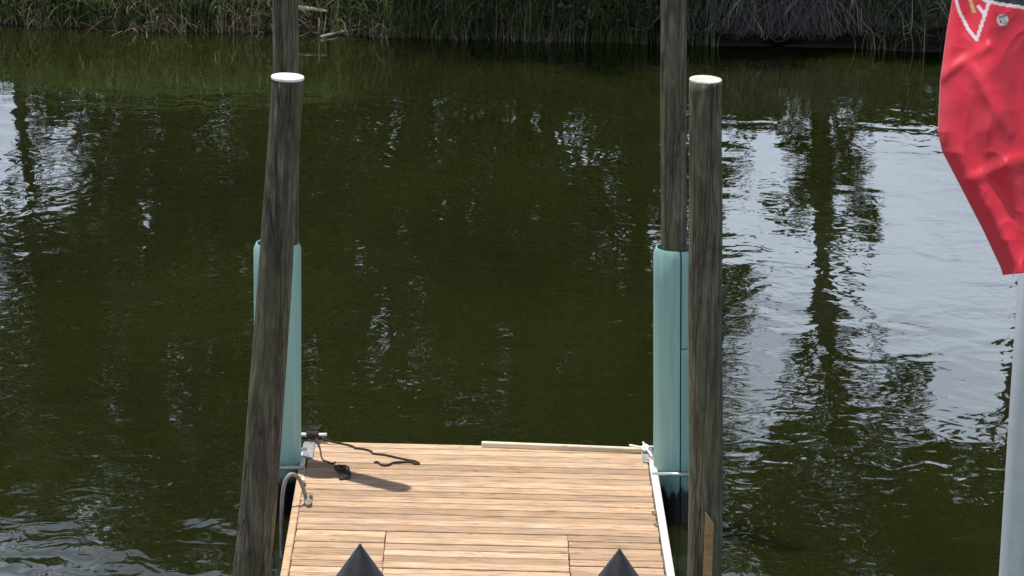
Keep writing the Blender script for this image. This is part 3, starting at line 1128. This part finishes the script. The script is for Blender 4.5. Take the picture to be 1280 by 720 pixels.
zc = DZ + .066
cw = dock.matrix_basis @ Vector((cc.x, cc.y - .02, zc))
turns = []
for k in range(40):
    a = k / 8 * 2 * math.pi
    turns.append(cw + Vector((-.055 + .11 * k / 39, .030 * math.cos(a), .030 * math.sin(a))))
tube('hitch', [p - ro for p in turns], .0115, rope, M['black_rope'], 7)
rope_piece('tail', [cw + Vector((.05, 0, 0)), *deck_pts([(412, 551.5)], .03), *deck_pts([(425, 554), (440, 557.5), (444, 560), (450, 560.5), (463, 563.5), (467, 567), (480, 568.5), (490, 570.5), (508, 574.5), (519, 576.5), (524, 579.5), (519, 580)], .010)], .0095, M['black_rope'], rope, ro)
rope_piece('tail', deck_pts([(519, 580), (514, 577.6), (500, 577.5), (491, 578.5), (484, 581.5), (477, 581), (472, 577.5), (468, 578)], .012), .0095, M['black_rope'], rope, ro)
rope_piece('tail', [cw + Vector((.03, -.02, -.01)), *deck_pts([(400, 560)], .03), *deck_pts([(401, 568), (404, 575), (410, 577), (415, 579.5), (419, 577.5)], .010)], .007, M['black_rope'], rope, ro)
coil = []
for k in range(30):
    a = k / 10 * 2 * math.pi
    c_ = atz(423, 584, DZ + .012)
    coil.append(c_ + Vector(((.035 + .01 * (k / 10)) * math.cos(a) + .002 * k, (.05 + .02 * (k / 10)) * math.sin(a) - .004 * k, .0022 * k * .3)))
coil += deck_pts([(430, 590), (438, 593), (436, 598), (424, 599)], .012)
tube('coil', [p - ro for p in coil], .009, rope, M['black_rope'], 7)

wr = tag(empty('rope_scrap', atz(806, 558, DZ + .02)), 'frayed white rope knotted at the dock corner by the split sleeve', 'rope')
wo = wr.location
rope_piece('strand', [*deck_pts([(787, 556.5), (795, 558), (804, 559.5)], .05), *deck_pts([(812, 558.5), (818, 558.5)], .045)], .010, M['white_rope'], wr, wo)
rope_piece('strand', [*deck_pts([(804, 553), (807, 559), (812, 566), (815, 571)], .045)], .009, M['white_rope'], wr, wo)
rope_piece('knot', [*deck_pts([(803, 560), (806, 556), (810, 559), (806, 563), (803, 560)], .045)], .012, M['white_rope'], wr, wo)

YH = 25.25
hp = [aty(353, 760, YH), aty(352.5, 720, YH), aty(352, 670, YH), aty(352.5, 628, YH), aty(355.5, 605, YH), aty(361, 594.5, YH + .02), aty(367, 593, YH + .05), aty(374, 599, YH + .09),
      aty(379, 610, YH + .14), aty(382, 621, YH + .16), atz(384, 630, DZ + .02), atz(387, 630, DZ + .02), aty(388.5, 625, YH + .2), aty(388.5, 618, YH + .2)]
o = tube('hose', smooth_path(hp, 5), .0165, None, M['hose'], 9)
tag(o, 'grey hose rising from the water and hooked over the dock edge', 'hose')

# ------------------------------------------------------------------ flag on its pole
YP = 8.1
PRAD = .042
pa = aty(1249, 720, YP)
pcx = pa.x + PRAD * 1.0
fp = tag(empty('flagpole', (pcx, YP, .78)), 'silver aluminium flagpole carrying the red flag', 'flagpole')
zt = 9.6
tube('pole', [(0, 0, 0), (0, 0, 3), (-.0, 0, 6), (0, 0, zt - .78)], [.050, .046, PRAD, .030], fp, M['alu'], 28)
tube('base_flange', [(0, 0, 0), (0, 0, .02), (0, 0, .021), (0, 0, .08)], [.12, .12, .07, .06], fp, M['alu'], 24)
tube('finial', [(0, 0, zt - .78), (0, 0, zt - .74), (0, 0, zt - .71), (0, 0, zt - .68), (0, 0, zt - .655)], [.012, .045, .055, .045, .008], fp, M['white'], 20)
link('halyard', pyd('halyard', *tube_vf([(.02, -.062, .5), (.022, -.056, 4), (.02, -.046, zt - .85)], .004, 6)), fp, M['white_rope'], True)

# cloth: limp folds hanging from the hoist; outline as seen plus depth of its own
YFL = YP - .10
outline = [(-140, 1212), (-60, 1200), (0, 1190), (40, 1183), (100, 1175), (165, 1172), (190, 1178), (230, 1199), (290, 1230), (335, 1251), (344, 1253.5)]


def left_px(py):
    for (a, xa), (b__, xb) in zip(outline, outline[1:]):
        if a <= py <= b__:
            t = (py - a) / (b__ - a)
            return xa + (xb - xa) * t
    return outline[-1][1] if py > outline[-1][0] else outline[0][1]


NR, NC = 330, 120
RIGHT = 1345
V, cols_ = [], []


def segd(px, py, a, b__):
    ax_, ay, bx, by = a[0], a[1], b__[0], b__[1]
    t = max(0, min(1, ((px - ax_) * (bx - ax_) + (py - ay) * (by - ay)) / ((bx - ax_) ** 2 + (by - ay) ** 2)))
    return math.hypot(px - ax_ - t * (bx - ax_), py - ay - t * (by - ay))


WL = [((1193, -8), (1199, 14)), ((1199, 14), (1210, 36)), ((1210, 36), (1220.5, 50)), ((1220.5, 50), (1230, 22)), ((1230, 22), (1236, 3)), ((1223, 8), (1230, 18)), ((1230, 0), (1250, 5)), ((1250, 5), (1290, 11))]
RED = (0.76, 0.032, 0.066)
for j in range(NR + 1):
    t = j / NR
    py = -140 + t * 484
    for i in range(NC + 1):
        s = i / NC
        px_l = left_px(py)
        # lower hem slopes up to the right
        pyy = py - max(0, (py - 250) / 94) * 10 * s
        px = px_l + (RIGHT - px_l) * s
        fold = .045 * math.sin(s * 9.0 + t * 1.6) * (0.4 + .6 * s) + .016 * math.sin(s * 19 - t * 7.0 + 1.0)
        edge = .05 * math.exp(-s * 14)                              # the leading edge curls back
        q = Vector((px * .016, pyy * .010, 0))
        wr_ = .011 * noise.noise(q) + .0015 * noise.noise(Vector((px * .030 + pyy * .018, pyy * .022 - px * .012, 3)))
        wr_ -= .0016 * (1 - abs(noise.noise(Vector((px * .020 + pyy * .014, pyy * .012 - px * .017, 11))))) ** 5     # soft creases
        wr_ -= .0007 * (1 - abs(noise.noise(Vector((px * .035 - pyy * .012, pyy * .026 + px * .013, 17))))) ** 7
        cr = .010 * math.exp(-(segd(px, pyy, (1176, 95), (1235, 58)) / 7.0) ** 2) + .012 * math.exp(-(segd(px, pyy, (1215, 85), (1262, 165)) / 9.0) ** 2) + .010 * math.exp(-(segd(px, pyy, (1205, 228), (1275, 200)) / 9.0) ** 2)
        yv = YFL + .06 - .36 * t + fold * .55 + edge + wr_ * 2.0 - cr * .75
        V.append(aty(px, pyy, yv))
        dmin = min(segd(px, pyy, a, b__) for a, b__ in WL)
        c_ = RED
        if pyy < 12 and px > 1236 and pyy < 3 + (px - 1236) * .16:
            c_ = (.018, .022, .035)
        if segd(px, pyy, (1211, -6), (1217, 14)) < 2.4:
            c_ = (.70, .50, .24)
        if dmin < 2.1:
            c_ = (.80, .74, .76)
        dd = math.hypot(px - 1253, pyy - 25)
        if dd < 7.4:
            c_ = (.78, .72, .74)
            if min(segd(px, pyy, (1249.5, 22), (1256, 20)), segd(px, pyy, (1251, 26), (1252, 29))) < .9:
                c_ = (.05, .03, .05)
            elif min(segd(px, pyy, (1255, 24), (1257, 28)), segd(px, pyy, (1254, 29), (1257, 29))) < .6:
                c_ = (.45, .25, .3)
        cols_.append(c_)
Fq = np.array([(j * (NC + 1) + i, (j + 1) * (NC + 1) + i, (j + 1) * (NC + 1) + i + 1, j * (NC + 1) + i + 1) for j in range(NR) for i in range(NC)])
fo = Vector((pcx, YP - .1, V[0].z))
me = quad_cloud('flag', [tuple(p - fo) for p in V], Fq, np.array(cols_))
m, n, b = mat('nylon_flag')
a = n.nodes.new('ShaderNodeAttribute')
a.attribute_name = 'tint'
n.links.new(a.outputs['Color'], b.inputs['Base Color'])
b.inputs['Roughness'].default_value = 0.48
b.inputs['Sheen Weight'].default_value = 0.15
wv = noise_(n, coords(n, (1, 1, 1)), 900, 2)
bump(n, b, wv, 0.12, 0.0006)
t_ = n.nodes.new('ShaderNodeBsdfTranslucent')
n.links.new(a.outputs['Color'], t_.inputs['Color'])
ms = n.nodes.new('ShaderNodeMixShader')
ms.inputs[0].default_value = 0.3
n.links.new(b.outputs[0], ms.inputs[1])
n.links.new(t_.outputs[0], ms.inputs[2])
n.links.new(ms.outputs[0], n.nodes['Material Output'].inputs[0])
M['flag'] = m
o = link('flag', me, None, M['flag'], True)
o.location = fo
md = o.modifiers.new('cloth', 'SOLIDIFY')
md.thickness = .0012
tag(o, 'limp red flag with white-outlined print hanging on the silver pole', 'flag')
